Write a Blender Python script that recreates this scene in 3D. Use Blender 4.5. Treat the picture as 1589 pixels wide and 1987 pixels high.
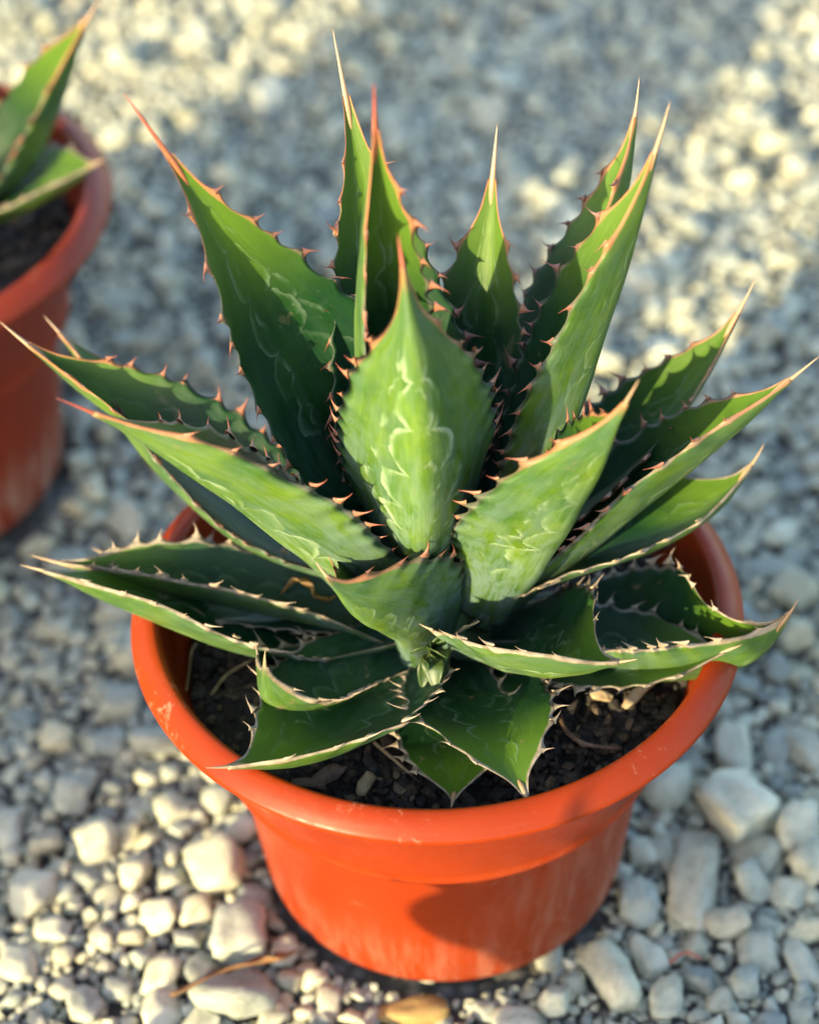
import bpy, bmesh, math, random
import numpy as np
from mathutils import Vector, Matrix, Euler
for o in list(bpy.data.objects): bpy.data.objects.remove(o)
SC = bpy.context.scene
COL = SC.collection
rad = math.radians
random.seed(7); RNG = np.random.default_rng(11)

# ------------------------------------------------------------------ camera
PW, PH, FPX = 1589.0, 1987.0, 4000.0
PITCH, ROLL = 0.731, -0.0439
CAM = np.array([-.0089, -.5811, .7169])
fw = np.array([0, math.cos(PITCH), -math.sin(PITCH)])
r0_ = np.array([1., 0, 0]); u0_ = np.cross(r0_, fw)
rt = math.cos(ROLL)*r0_ + math.sin(ROLL)*u0_
up = -math.sin(ROLL)*r0_ + math.cos(ROLL)*u0_
cd = bpy.data.cameras.new('camera'); cam = bpy.data.objects.new('camera', cd); COL.objects.link(cam)
cam.matrix_world = Matrix(((rt[0], up[0], -fw[0], CAM[0]), (rt[1], up[1], -fw[1], CAM[1]), (rt[2], up[2], -fw[2], CAM[2]), (0, 0, 0, 1)))
cd.lens = 50; cd.sensor_fit = 'VERTICAL'; cd.sensor_height = 50*PH/FPX; cd.sensor_width = 50*PW/FPX
cd.clip_start = .02; cd.clip_end = 200
cd.dof.use_dof = True; cd.dof.focus_distance = .742; cd.dof.aperture_fstop = 3.3
SC.camera = cam

# ------------------------------------------------------------------ sky, sun, exposure
SUN_AZ, SUN_EL = 229.0, 15.5        # azimuth from +X, counter-clockwise; the sun stands to the left, a little on the camera's side
sdir = Vector((math.cos(rad(SUN_AZ))*math.cos(rad(SUN_EL)), math.sin(rad(SUN_AZ))*math.cos(rad(SUN_EL)), math.sin(rad(SUN_EL))))
W = bpy.data.worlds.new('World'); SC.world = W; W.use_nodes = True
wn = W.node_tree; bg = wn.nodes['Background']
sky = wn.nodes.new('ShaderNodeTexSky'); sky.sky_type = 'NISHITA'; sky.sun_disc = False
sky.sun_elevation = rad(SUN_EL); sky.sun_rotation = math.atan2(sdir.x, sdir.y)
sky.air_density = 1.0; sky.dust_density = 1.5; sky.ozone_density = 1.0
wn.links.new(sky.outputs[0], bg.inputs[0]); bg.inputs[1].default_value = .15
sl = bpy.data.lights.new('sun', 'SUN'); sl.energy = 3.3; sl.angle = rad(.6); sl.color = (1, .82, .47)
sun = bpy.data.objects.new('sun', sl); COL.objects.link(sun); sun.location = sdir*3
sun.rotation_euler = sdir.to_track_quat('Z', 'Y').to_euler()
SC.view_settings.view_transform = 'Standard'; SC.view_settings.look = 'None'
SC.view_settings.gamma = 1; SC.view_settings.use_curve_mapping = False
SC.view_settings.exposure = 2.08

# ------------------------------------------------------------------ helpers
def ray(px, py):
    d = fw + (px-PW/2)/FPX*rt - (py-PH/2)/FPX*up
    return d/np.linalg.norm(d)
def on_z(px, py, z): d = ray(px, py); return CAM + d*((z-CAM[2])/d[2])
def on_y(px, py, y): d = ray(px, py); return CAM + d*((y-CAM[1])/d[1])
def project(P):
    q = np.atleast_2d(P)-CAM; z = q@fw
    return np.stack([PW/2+FPX*(q@rt)/z, PH/2-FPX*(q@up)/z, z], -1)
def mesh_np(name, V, F, mat, smooth=True):
    me = bpy.data.meshes.new(name); me.from_pydata([tuple(map(float, v)) for v in V], [], [tuple(map(int, f)) for f in F])
    if mat: me.materials.append(mat)
    if smooth: me.polygons.foreach_set('use_smooth', [True]*len(me.polygons))
    return me
def link(name, me, parent=None, mw=None):
    o = bpy.data.objects.new(name, me); COL.objects.link(o)
    if parent: o.parent = parent
    if mw is not None: o.matrix_local = mw
    return o
def tag(o, label=None, cat=None, group=None, kind=None):
    if label: o['label'] = label
    if cat: o['category'] = cat
    if group: o['group'] = group
    if kind: o['kind'] = kind
    return o
def fattr(me, name, vals):
    a = me.attributes.new(name, 'FLOAT', 'POINT'); a.data.foreach_set('value', np.asarray(vals, dtype=np.float32))
def cattr(me, name, cols):
    a = me.attributes.new(name, 'FLOAT_COLOR', 'POINT'); a.data.foreach_set('color', np.asarray(cols, dtype=np.float32).ravel())

class NT:
    """small node-graph writer"""
    def __init__(s, name):
        s.m = bpy.data.materials.new(name); s.m.use_nodes = True; s.t = s.m.node_tree
        s.p = s.t.nodes['Principled BSDF']; s.out = s.t.nodes['Material Output']
    def n(s, typ, **kw):
        x = s.t.nodes.new(typ)
        for k, v in kw.items(): setattr(x, k, v)
        return x
    def put(s, sock, v):
        if isinstance(v, bpy.types.NodeSocket): s.t.links.new(v, sock)
        elif v is not None: sock.default_value = v
    def m_(s, op, a, b=None, c=None, clamp=False):
        x = s.n('ShaderNodeMath', operation=op, use_clamp=clamp)
        for i, v in enumerate((a, b, c)): s.put(x.inputs[i], v)
        return x.outputs[0]
    def attr(s, name, out='Fac'): return s.n('ShaderNodeAttribute', attribute_name=name).outputs[out]
    def noise(s, vec, scale, detail=3, rough=.55, dist=0):
        x = s.n('ShaderNodeTexNoise'); s.put(x.inputs['Vector'], vec)
        x.inputs['Scale'].default_value = scale; x.inputs['Detail'].default_value = detail
        x.inputs['Roughness'].default_value = rough; x.inputs['Distortion'].default_value = dist
        return x.outputs[0]
    def ramp(s, fac, a, b, lo=0., hi=1., smooth=True):
        x = s.n('ShaderNodeMapRange', interpolation_type='SMOOTHSTEP' if smooth else 'LINEAR')
        s.put(x.inputs[0], fac); s.put(x.inputs[1], a); s.put(x.inputs[2], b); s.put(x.inputs[3], lo); s.put(x.inputs[4], hi)
        return x.outputs[0]
    def mix(s, fac, a, b, blend='MIX'):
        x = s.n('ShaderNodeMix', data_type='RGBA', blend_type=blend)
        s.put(x.inputs[0], fac)
        for sk, v in ((x.inputs[6], a), (x.inputs[7], b)):
            s.put(sk, (*v, 1) if isinstance(v, tuple) and len(v) == 3 else v)
        return x.outputs[2]
    def xyz(s, x, y, z):
        c = s.n('ShaderNodeCombineXYZ')
        for i, v in enumerate((x, y, z)): s.put(c.inputs[i], v)
        return c.outputs[0]
    def sep(s, v):
        c = s.n('ShaderNodeSeparateXYZ'); s.put(c.inputs[0], v); return c.outputs
    def coord(s, out='Object'): return s.n('ShaderNodeTexCoord').outputs[out]
    def bump(s, h, strength=.3, dist=.001):
        b = s.n('ShaderNodeBump'); s.put(b.inputs['Height'], h); b.inputs['Strength'].default_value = strength
        b.inputs['Distance'].default_value = dist; s.t.links.new(b.outputs[0], s.p.inputs['Normal'])
    def set(s, **kw):
        for k, v in kw.items():
            k = k.replace('_', ' ')
            if isinstance(v, tuple) and len(v) == 3 and k.endswith('Color'): v = (*v, 1)
            s.put(s.p.inputs[k], v)

# ------------------------------------------------------------------ materials
def mat_stone(name, joined):
    g = NT(name); co = g.coord('Object')
    if joined:
        tint = g.attr('tint', 'Color'); vec = co
    else:
        oi = g.n('ShaderNodeObjectInfo'); tint = oi.outputs['Color']
        va = g.n('ShaderNodeVectorMath', operation='MULTIPLY_ADD'); g.put(va.inputs[0], co)
        va.inputs[1].default_value = (.016, .016, .016); g.put(va.inputs[2], oi.outputs['Location']); vec = va.outputs[0]
    n1 = g.noise(vec, 90, 4, .6); n2 = g.noise(vec, 420, 4, .65); n3 = g.noise(vec, 1500, 3, .7)
    c = g.mix(g.ramp(n1, .35, .7), tint, g.mix(1, tint, (.66, .67, .66), 'MULTIPLY'))
    c = g.mix(g.ramp(n2, .5, .72, 0, .55), c, g.mix(1, tint, (1.3, 1.28, 1.22), 'MULTIPLY'))
    c = g.mix(g.ramp(n3, .60, .74, 0, .5), c, (.10, .095, .085))
    stain = g.noise(vec, 45, 3, .6)
    c = g.mix(g.ramp(stain, .60, .74, 0, .3), c, (.38, .31, .19))
    g.set(Base_Color=c, Roughness=.9); g.put(g.p.inputs['Specular IOR Level'], .25)
    h = g.m_('ADD', g.m_('MULTIPLY', n2, .8), g.m_('MULTIPLY', n3, .35)); g.bump(h, .55, .0012)
    return g.m
M_STONE = mat_stone('limestone_single', False); M_GRAVEL = mat_stone('limestone_gravel', True)

def mat_ground():
    g = NT('packed_grit'); co = g.coord('Object')
    v = g.n('ShaderNodeTexVoronoi', feature='F1'); g.put(v.inputs['Vector'], co); v.inputs['Scale'].default_value = 110
    n = g.noise(co, 60, 4)
    c = g.mix(g.ramp(v.outputs['Distance'], .1, .6), (.20, .195, .18), (.045, .042, .038))
    c = g.mix(g.ramp(n, .4, .7, 0, .6), c, (.09, .085, .07))
    far = g.sep(co); d2 = g.m_('ADD', g.m_('POWER', far[0], 2.0), g.m_('POWER', far[1], 2.0))
    vf = g.n('ShaderNodeTexVoronoi', feature='F1'); g.put(vf.inputs['Vector'], co); vf.inputs['Scale'].default_value = 45
    cf = g.mix(g.ramp(vf.outputs['Distance'], .15, .75), g.mix(vf.outputs['Color'], (.42, .41, .37), (.30, .30, .29)), (.10, .10, .095))
    c = g.mix(g.ramp(d2, 3.0, 5.5), c, cf)
    g.set(Base_Color=c, Roughness=.95)
    g.bump(g.m_('MULTIPLY', v.outputs['Distance'], -1), .8, .004)
    return g.m
M_GROUND = mat_ground()

def mat_pot(name, a, b, lime):
    g = NT(name); co = g.coord('Object'); x, y, z = g.sep(co)
    n1 = g.noise(co, 22, 4, .6); n2 = g.noise(co, 160, 4, .7)
    stretch = g.xyz(g.m_('MULTIPLY', x, 30), g.m_('MULTIPLY', y, 30), g.m_('MULTIPLY', z, 500)); n3 = g.noise(stretch, 1, 4, .65)
    ang = g.m_('ARCTAN2', y, x)
    c = g.mix(g.ramp(n1, .3, .7), a, b)
    c = g.mix(g.ramp(n3, .55, .75, 0, .18), c, (.24, .05, .018))
    # dust and lime scale low on the wall, washed up further on one side
    low = g.ramp(z, .055, .008); side = g.ramp(g.m_('COSINE', g.m_('ADD', ang, .62)), .55, .98)
    streak = g.noise(g.xyz(g.m_('MULTIPLY', ang, 9), g.m_('MULTIPLY', z, 22), 3.1), 1, 4, .7)
    dust = g.m_('MULTIPLY', g.m_('ADD', g.m_('MULTIPLY', low, lime), g.m_('MULTIPLY', g.m_('MULTIPLY', side, g.ramp(z, .115, .05)), .42)), g.ramp(streak, .38, .72))
    c = g.mix(g.m_('MULTIPLY', dust, .75), c, (.33, .22, .16))
    # pale rubbed marks on the lip
    rub = g.m_('MULTIPLY', g.ramp(n2, .55, .68), g.m_('MULTIPLY', g.ramp(z, .138, .1465), g.ramp(g.noise(co, 14, 2), .46, .62)))
    c = g.mix(g.m_('MULTIPLY', rub, .5), c, (.45, .24, .16))
    scf = g.noise(g.xyz(g.m_('MULTIPLY', ang, 3.5), g.m_('MULTIPLY', z, 260), 7.7), 1, 5, .75); scm = g.m_('MULTIPLY', g.ramp(scf, .60, .72), g.ramp(g.noise(co, 17, 3), .46, .62))
    c = g.mix(g.m_('MULTIPLY', scm, .5), c, (.42, .20, .13))
    fade = g.ramp(g.noise(co, 9, 3), .4, .7); c = g.mix(g.m_('MULTIPLY', fade, .22), c, (.30, .055, .012))
    speck = g.ramp(g.noise(co, 900, 2, .5), .70, .76)
    c = g.mix(g.m_('MULTIPLY', speck, .6), c, (.20, .07, .03))
    ro = g.m_('ADD', g.ramp(n2, .3, .8, .34, .52), g.m_('MULTIPLY', dust, .35))
    g.set(Base_Color=c, Roughness=ro); g.put(g.p.inputs['Specular IOR Level'], .2)
    g.bump(g.m_('ADD', g.m_('MULTIPLY', n3, .5), g.m_('MULTIPLY', n2, .25)), .12, .0008)
    return g.m
M_POT = mat_pot('orange_plastic', (.225, .0235, .002), (.190, .0200, .002), .4); M_POT_DUSTY = mat_pot('dusty_red_plastic', (.20, .022, .006), (.165, .020, .007), 1.5)

def mat_leaf():
    g = NT('agave_leaf'); co = g.coord('Object')
    t = g.attr('lt'); v = g.attr('lv'); ed = g.attr('ed'); inn = g.attr('inn'); cu = g.attr('cusp')
    oi = g.n('ShaderNodeObjectInfo'); imp = oi.outputs['Alpha']; oc = g.sep(oi.outputs['Color']); horny, glau, rnd = oc[0], oc[1], oc[2]
    av = g.m_('ABSOLUTE', v)
    off = g.m_('MULTIPLY', rnd, 37.0)
    pv = g.xyz(g.m_('MULTIPLY', v, 1.0), g.m_('MULTIPLY', t, 3.5), off)
    nL = g.noise(pv, 2.2, 4, .6); nM = g.noise(co, 140, 4, .6)
    streak = g.noise(g.xyz(g.m_('MULTIPLY', v, 26), g.m_('MULTIPLY', t, 5), off), 1, 4, .6)
    back = g.mix(g.ramp(nL, .3, .72), (.026, .070, .011), (.066, .120, .007))  # yellow-green back, with the sunlit look of the outer side put into the colour
    face = g.mix(g.ramp(nL, .3, .72), (.003, .023, .007), (.007, .034, .007))  # deep green face, with the inner side's shade put into the colour
    face = g.mix(g.ramp(t, .52, .80, 0, .85), face, (.056, .112, .009))  # upper face painted lighter and yellower, as if sun fell on it
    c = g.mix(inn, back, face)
    c = g.mix(g.m_('MULTIPLY', g.ramp(streak, .45, .75), .25), c, g.mix(1, c, (1.9, 1.7, 2.2), 'MULTIPLY'))
    # waxy bloom, strongest on the back of the leaf and toward its foot, rubbed off in patches and fine fibres
    fib = g.noise(g.xyz(g.m_('MULTIPLY', v, 70), g.m_('MULTIPLY', t, 6), off), 1, 5, .7)
    pat = g.noise(g.xyz(g.m_('MULTIPLY', v, 5), g.m_('MULTIPLY', t, 6), off), 1.4, 6, .68, .6)
    bl = g.m_('MULTIPLY', g.m_('ADD', g.ramp(t, .75, .08), g.m_('MULTIPLY', g.m_('SUBTRACT', 1, inn), .35)), g.ramp(pat, .32, .66))
    bl = g.m_('MULTIPLY', bl, g.ramp(fib, .25, .65, .55, 1.15))
    bl = g.m_('MULTIPLY', bl, g.m_('ADD', .48, g.m_('MULTIPLY', glau, .5)), clamp=True)
    c = g.mix(bl, c, g.mix(inn, (.085, .140, .112), (.020, .050, .042)))
    # bud imprints: broad scalloped bands pressed into the wax by the neighbouring margins, crisp outside and fading inward
    warp = g.m_('MULTIPLY', g.m_('SUBTRACT', g.noise(g.xyz(off, g.m_('MULTIPLY', t, 7), g.m_('MULTIPLY', v, .6)), 1, 3, .6), .5), .16)
    def imprint(freq, a0, a1, amp, ph, wid, side=None):
        wob = g.m_('MULTIPLY', g.m_('SUBTRACT', g.noise(pv, 7.0, 3), .5), .16)
        x = g.m_('ADD', g.m_('MULTIPLY', g.m_('ADD', t, warp), freq), g.m_('ADD', ph, g.m_('MULTIPLY', rnd, 5.0)))
        fr = g.m_('FRACT', x); sc_ = g.m_('POWER', g.m_('ABSOLUTE', g.m_('SINE', g.m_('MULTIPLY', fr, math.pi))), .6)
        line = g.m_('ADD', g.m_('SUBTRACT', a0, g.m_('MULTIPLY', t, a1)), g.m_('ADD', g.m_('MULTIPLY', sc_, amp), wob))
        src = av if side is None else g.m_('MULTIPLY', v, side)
        d = g.m_('SUBTRACT', src, line)
        ln = g.m_('MULTIPLY', g.ramp(d, .018, -.006), g.ramp(d, -wid, -.01))
        return ln, g.ramp(d, .02, -.03)
    l1, in1 = imprint(9.0, .50, .50, .26, 0, .12)
    l2, in2 = imprint(11.5, .26, .34, .20, .4, .11, 1)
    l3, in3 = imprint(10.5, .80, .62, .18, .7, .13, -1)
    msk = g.m_('MULTIPLY', g.ramp(t, .16, .32), g.ramp(t, .88, .72))
    fade = g.ramp(g.noise(pv, 3.1, 3), .34, .62); fade2 = g.ramp(g.noise(pv, 4.3, 3), .48, .68)
    lin = g.m_('MAXIMUM', g.m_('MULTIPLY', l1, fade), g.m_('MULTIPLY', g.m_('MAXIMUM', l2, l3), fade2))
    lin = g.m_('MULTIPLY', lin, msk)
    c = g.mix(g.m_('MULTIPLY', g.m_('MULTIPLY', in1, msk), .55), c, g.mix(1, c, (1.5, 1.4, .95), 'MULTIPLY'))
    c = g.mix(g.m_('MULTIPLY', g.m_('MULTIPLY', lin, imp), g.m_('SUBTRACT', .52, g.m_('MULTIPLY', inn, .24)), clamp=True), c, g.mix(inn, (.20, .27, .16), (.13, .19, .13)))
    # dust, old water marks, scratches
    dust = g.ramp(g.noise(co, 260, 5, .7), .56, .74, 0, .22); c = g.mix(dust, c, g.mix(inn, (.12, .14, .10), (.05, .065, .045)))
    scr = g.ramp(g.m_('ABSOLUTE', g.m_('SUBTRACT', g.noise(g.xyz(g.m_('MULTIPLY', v, 9), g.m_('MULTIPLY', t, 22), off), 1, 2, .5, 1.2), .5)), .006, .001); scr = g.m_('MULTIPLY', scr, g.ramp(g.noise(pv, 5.5, 2), .58, .66))
    c = g.mix(g.m_('MULTIPLY', scr, .4), c, (.13, .15, .10))
    # specks and scars
    sp = g.ramp(g.noise(co, 700, 2, .5), .72, .78); c = g.mix(g.m_('MULTIPLY', sp, .35), c, (.11, .13, .08))
    scar = g.m_('MULTIPLY', g.ramp(g.noise(co, 55, 5, .62, .8), .665, .715), g.m_('ADD', .25, g.m_('MULTIPLY', horny, .65)))
    c = g.mix(scar, c, g.mix(nM, (.10, .068, .034), (.20, .165, .10)))
    # horny margin: thin and dark on young leaves, pale and wide on old ones; browner toward the tip
    wid = g.m_('ADD', g.m_('ADD', .0001, g.m_('MULTIPLY', horny, .0004)), g.m_('MULTIPLY', g.ramp(t, .66, .88), .0005))
    wid = g.m_('ADD', wid, g.m_('MULTIPLY', cu, .0014))
    mg = g.ramp(g.m_('SUBTRACT', g.m_('ADD', ed, g.m_('MULTIPLY', g.m_('SUBTRACT', nM, .5), .0007)), wid),   .0002, -.0004)
    young = g.mix(g.ramp(t, .6, .85), (.075, .085, .06), (.32, .12, .055)); old = g.mix(g.ramp(nM, .35, .65), (.27, .225, .175), (.14, .105, .08))
    mc = g.mix(horny, young, old)
    tipb = g.ramp(t, .90, .96)
    c = g.mix(g.m_('MAXIMUM', g.m_('MULTIPLY', mg, .9), g.m_('MULTIPLY', tipb, .85)), c, mc)
    ro = g.m_('ADD', g.m_('ADD', .36, g.m_('MULTIPLY', bl, .35)), g.m_('ADD', g.m_('MULTIPLY', lin, .15), g.m_('MULTIPLY', nM, .10)))
    g.set(Base_Color=c, Roughness=ro); g.put(g.p.inputs['Specular IOR Level'], .2)
    h = g.m_('ADD', g.m_('ADD', g.m_('MULTIPLY', streak, .5), g.m_('MULTIPLY', fib, .25)), g.m_('ADD', g.m_('MULTIPLY', nM, .5), g.m_('MULTIPLY', lin, .8))); g.bump(h, .34, .0008)
    return g.m
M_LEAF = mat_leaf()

def mat_horn(name, root, tip, ss=.25):
    g = NT(name); s = g.attr('lt'); co = g.coord('Object'); n = g.noise(co, 2.2 if False else 4, 3)
    c = g.mix(g.ramp(s, .1, .9), root, tip); c = g.mix(g.m_('MULTIPLY', n, .5), c, g.mix(1, c, (.7, .62, .55), 'MULTIPLY'))
    g.set(Base_Color=c, Roughness=.45); 
    return g.m
M_RUST = mat_horn('rust_tooth', (.30, .13, .075), (.22, .055, .032))
M_DARK = mat_horn('dark_red_tooth', (.15, .07, .055), (.09, .025, .022))
M_BONE = mat_horn('bone_tooth', (.30, .235, .165), (.26, .20, .155))
M_TAN = mat_horn('tan_spine', (.34, .19, .09), (.30, .21, .13))
M_RED = mat_horn('red_spine', (.36, .13, .045), (.28, .05, .025))

def mat_soil():
    g = NT('soil'); co = g.coord('Object'); n = g.noise(co, 160, 5, .7); n2 = g.noise(co, 600, 3, .7)
    c = g.mix(g.ramp(n, .35, .7), (.010, .008, .006), (.035, .026, .018)); c = g.mix(g.ramp(n2, .62, .72), c, (.10, .08, .055))
    g.set(Base_Color=c, Roughness=.92); g.bump(g.m_('ADD', n, n2), .9, .003); return g.m
M_SOIL = mat_soil()
def mat_bits():
    g = NT('soil_bits'); c = g.attr('tint', 'Color'); co = g.coord('Object'); n = g.noise(co, 500, 3, .6)
    g.set(Base_Color=g.mix(g.ramp(n, .4, .7), c, g.mix(1, c, (.45, .42, .4), 'MULTIPLY')), Roughness=.8); g.bump(n, .5, .001); return g.m
M_BITS = mat_bits()
def mat_plain(name, a, b, scale, rough=.7, ss=0, stretch=None):
    g = NT(name); co = g.coord('Object'); n = g.noise(co, scale, 4, .6)
    g.set(Base_Color=g.mix(g.ramp(n, .35, .68), a, b), Roughness=rough); g.bump(n, .3, .0008)
    if ss: g.put(g.p.inputs['Subsurface Weight'], ss); g.p.inputs['Subsurface Scale'].default_value = .002
    return g.m
M_DRY = mat_plain('dry_leaf_brown', (.20, .10, .035), (.11, .055, .022), 90)
M_YEL = mat_plain('withered_yellow', (.20, .12, .03), (.09, .05, .015), 160, .6, .2)
M_STRAW = mat_plain('straw', (.30, .23, .12), (.15, .10, .05), 220)
M_TWIG = mat_plain('twig', (.16, .10, .06), (.075, .045, .03), 200)
M_WEED = mat_plain('weed_green', (.022, .052, .010), (.045, .07, .014), 120, .5, .15)
M_WOOD = mat_plain('wood_chip', (.40, .31, .19), (.22, .15, .08), 150)

# ------------------------------------------------------------------ ground and gravel
GZ = -.010
def ground_sheet():
    n = 60; s = 30.0
    xs = np.sign(np.linspace(-1, 1, n))*np.abs(np.linspace(-1, 1, n))**3*s
    V = [(x, y, GZ + .003*math.sin(9*x+3)*math.sin(7*y)*math.exp(-(x*x+y*y)/4)) for y in xs for x in xs]
    F = [(j*n+i, j*n+i+1, (j+1)*n+i+1, (j+1)*n+i) for j in range(n-1) for i in range(n-1)]
    o = link('ground', mesh_np('ground', V, F, M_GROUND)); return tag(o, 'pale limestone gravel ground under the pots', None, None, 'structure')
GROUND = ground_sheet()

def ico(sub):
    bm = bmesh.new(); bmesh.ops.create_icosphere(bm, subdivisions=sub, radius=1)
    bm.verts.ensure_lookup_table(); V = np.array([v.co[:] for v in bm.verts]); F = np.array([[v.index for v in f.verts] for f in bm.faces]); bm.free()
    return V/np.linalg.norm(V, axis=1, keepdims=True), F
ICO = {k: ico(k) for k in (1, 2, 3, 4)}
def rock_shape(D, rng):
    """rounded, slightly angular pebble: a soft polytope with a few hollows"""
    k = rng.integers(9, 15); N = rng.normal(size=(k, 3)); N /= np.linalg.norm(N, axis=1, keepdims=True)
    N = np.concatenate([N, np.eye(3), -np.eye(3)])
    h = rng.uniform(.60, 1.06, len(N)); p = rng.uniform(26, 60)
    d = np.maximum(D@N.T, 0)/h
    r = (d**p).sum(1)**(-1/p)
    ph = rng.uniform(0, 6.28, (6, 3)); fr = rng.uniform(1.5, 4.5, (6, 3))
    for i in range(6): r = r*(1+.022*np.sin(fr[i]*D*2+ph[i]).sum(1)*.6)
    for i in range(5):
        q = D@rng.normal(size=3)*rng.uniform(4, 9)+rng.uniform(0, 6.28); r = r*(1+.016*np.tanh(3*np.sin(q+2*np.sin(3*D[:, i % 3]+i))))
    return D*r[:, None]
NVAR = 22
VAR_SEEDS = [np.random.default_rng(100+i) for i in range(NVAR)]
ROCK = {k: [rock_shape(ICO[k][0], np.random.default_rng(100+i)) for i in range(NVAR)] for k in (1, 2, 3, 4)}
TINTS = 1.0*np.array((.975, 1.0, .865))*np.array([(.50, .49, .44), (.44, .44, .41), (.55, .53, .46), (.38, .39, .38), (.34, .36, .36), (.58, .56, .50), (.46, .45, .40), (.30, .32, .33), (.52, .49, .40), (.47, .44, .39)])
def rand_rot(rng, flat=.5):
    e = Euler((rng.normal()*flat, rng.normal()*flat, rng.uniform(0, 6.283))); return np.array(e.to_matrix())
NEIGHBOURS = [(-.212, -.545, 255, 1.3), (-.58, -.06, 120, 1.02), (-.47, .08, 200, 1.0), (-.63, -.36, 310, 1.0)]      # more pots of the nursery row, outside the frame
POTS_XY = [(0, 0, .075), (-.2815, .271, .090)] + [(a, b, .084) for a, b, c, d in NEIGHBOURS]

placed_xy, placed_r = [], []
grid = {}
CELL = .045
def clash(x, y, r, k):
    ci, cj = int(math.floor(x/CELL)), int(math.floor(y/CELL))
    for i in range(ci-1, ci+2):
        for j in range(cj-1, cj+2):
            for (a, b, c) in grid.get((i, j), ()):
                if (a-x)**2+(b-y)**2 < (k*(c+r))**2: return True
    return False
def add_disc(x, y, r): grid.setdefault((int(math.floor(x/CELL)), int(math.floor(y/CELL))), []).append((x, y, r))
stones = []      # (x, y, z, sx, sy, sz, variant, R, tint)
def tint_of(rng): return np.clip(TINTS[rng.integers(len(TINTS))]*rng.uniform(.86, 1.12), .05, .72)
# stones that can be told apart in the picture: pixel centre, size in pixels, tint
KNOWN = [(450, 1930, 165, 110, 0, 4), (468, 1812, 145, 140, 0, 3), (1190, 1888, 100, 175, .25, 2), (1357, 1690, 115, 195, -.2, 9), (1432, 1568, 165, 150, .6, 5),
         (58, 1722, 118, 85, 0, 5), (186, 1628, 118, 90, .3, 2), (14, 1600, 75, 120, 0, 5), (306, 1770, 92, 76, 0, 2), (315, 1878, 82, 90, -.4, 2), (486, 1738, 84, 84, .5, 4),
         (1232, 1742, 100, 92, 0, 4), (1460, 1838, 96, 66, 0, 1), (1545, 1600, 120, 90, 0, 5), (1262, 1848, 66, 92, .2, 5), (1292, 1930, 92, 76, 0, 6), (1010, 1972, 115, 60, 0, 0),
         (800, 1952, 172, 66, 0, 8), (100, 1790, 84, 66, 0, 1), (225, 1905, 68, 62, 0, 3), (160, 1940, 86, 84, .3, 3), (1420, 1450, 90, 150, 0, 2), (1290, 1520, 120, 100, 0, 1),
         (1560, 1440, 70, 110, 0, 9), (1245, 1640, 62, 84, 0, 2), (1290, 1640, 56, 96, 0, 6), (1530, 1720, 86, 72, 0, 5), (1555, 1850, 70, 130, .2, 0), (1510, 1440, 60, 110, 0, 3),
         (115, 1420, 70, 62, 0, 8), (300, 1430, 100, 84, 0, 3), (200, 1430, 92, 74, 0, 4), (30, 1860, 86, 80, 0, 2), (330, 1690, 62, 50, 0, 1), (395, 1640, 76, 52, .6, 3), (240, 1360, 90, 76, 0, 4),
         (640, 1930, 60, 70, 0, 9), (1070, 1830, 70, 66, 0, 6), (940, 1945, 50, 50, 0, 3), (1400, 1930, 70, 60, 0, 6), (1550, 1945, 60, 60, 0, 1), (1500, 1970, 70, 50, 0, 7), (1190, 1985, 80, 40, 0, 5), (420, 1540, 80, 70, 0, 3), (330, 1560, 90, 70, .4, 6)]
krng = np.random.default_rng(5)
for (px, py, w, h, rot, ti) in KNOWN:
    P = on_z(px, py, GZ+.009); dep = (P-CAM)@fw
    a = w/2*dep/FPX; b = h/2*dep/FPX/.80
    sz = min(a, b)*krng.uniform(.62, .8)
    R = np.array(Euler((krng.normal()*.12, krng.normal()*.12, rot)).to_matrix())
    R = R@np.array(Matrix.Rotation(krng.integers(0, 2)*math.pi, 3, 'Z'))
    tn = np.clip(TINTS[ti]*krng.uniform(.97, 1.08), 0, .72)
    if (px, py) == (800, 1952): tn = np.array((.40, .27, .10)); sz *= .8
    stones.append((P[0], P[1], GZ+sz*.72, a, b, sz, int(krng.integers(NVAR)), R, tn)); add_disc(P[0], P[1], math.sqrt(a*b)*.88)
def in_pot(x, y, r): return any((x-a)**2+(y-b)**2 < (c+r*.75)**2 for a, b, c in POTS_XY)
def scatter(n, area, rlo, rhi, k, rng, zoff=0.):
    x0, x1, y0, y1 = area
    for _ in range(n):
        x, y = rng.uniform(x0, x1), rng.uniform(y0, y1); r = rlo+(rhi-rlo)*rng.beta(1.3, 2.6)
        if in_pot(x, y, r) or clash(x, y, r, k): continue
        e = rng.uniform(.75, 1.3, 2); sz = r*rng.uniform(.6, .85)
        stones.append((x, y, GZ+sz*rng.uniform(.55, .95)+zoff, r*e[0], r*e[1], sz, int(rng.integers(NVAR)), rand_rot(rng, .35), tint_of(rng)))
        add_disc(x, y, r)
g1 = np.random.default_rng(21)
VIEW = (-.50, .55, -.34, .80); FARV = (-.85, .95, .80, 1.75); SIDE = (-1.25, 1.35, -1.0, 1.75)
scatter(6000, VIEW, .0055, .0135, .80, g1); scatter(44000, VIEW, .0038, .0072, .70, g1); scatter(52000, VIEW, .0024, .0044, .70, g1)
scatter(16000, (-.24, .28, -.2, .22), .0022, .0042, .52, g1)
scatter(8000, FARV, .0060, .0140, .80, g1); scatter(34000, FARV, .0040, .0076, .74, g1)
scatter(9000, SIDE, .0070, .0165, .9, g1); scatter(22000, SIDE, .0045, .0085, .9, g1)
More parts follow.
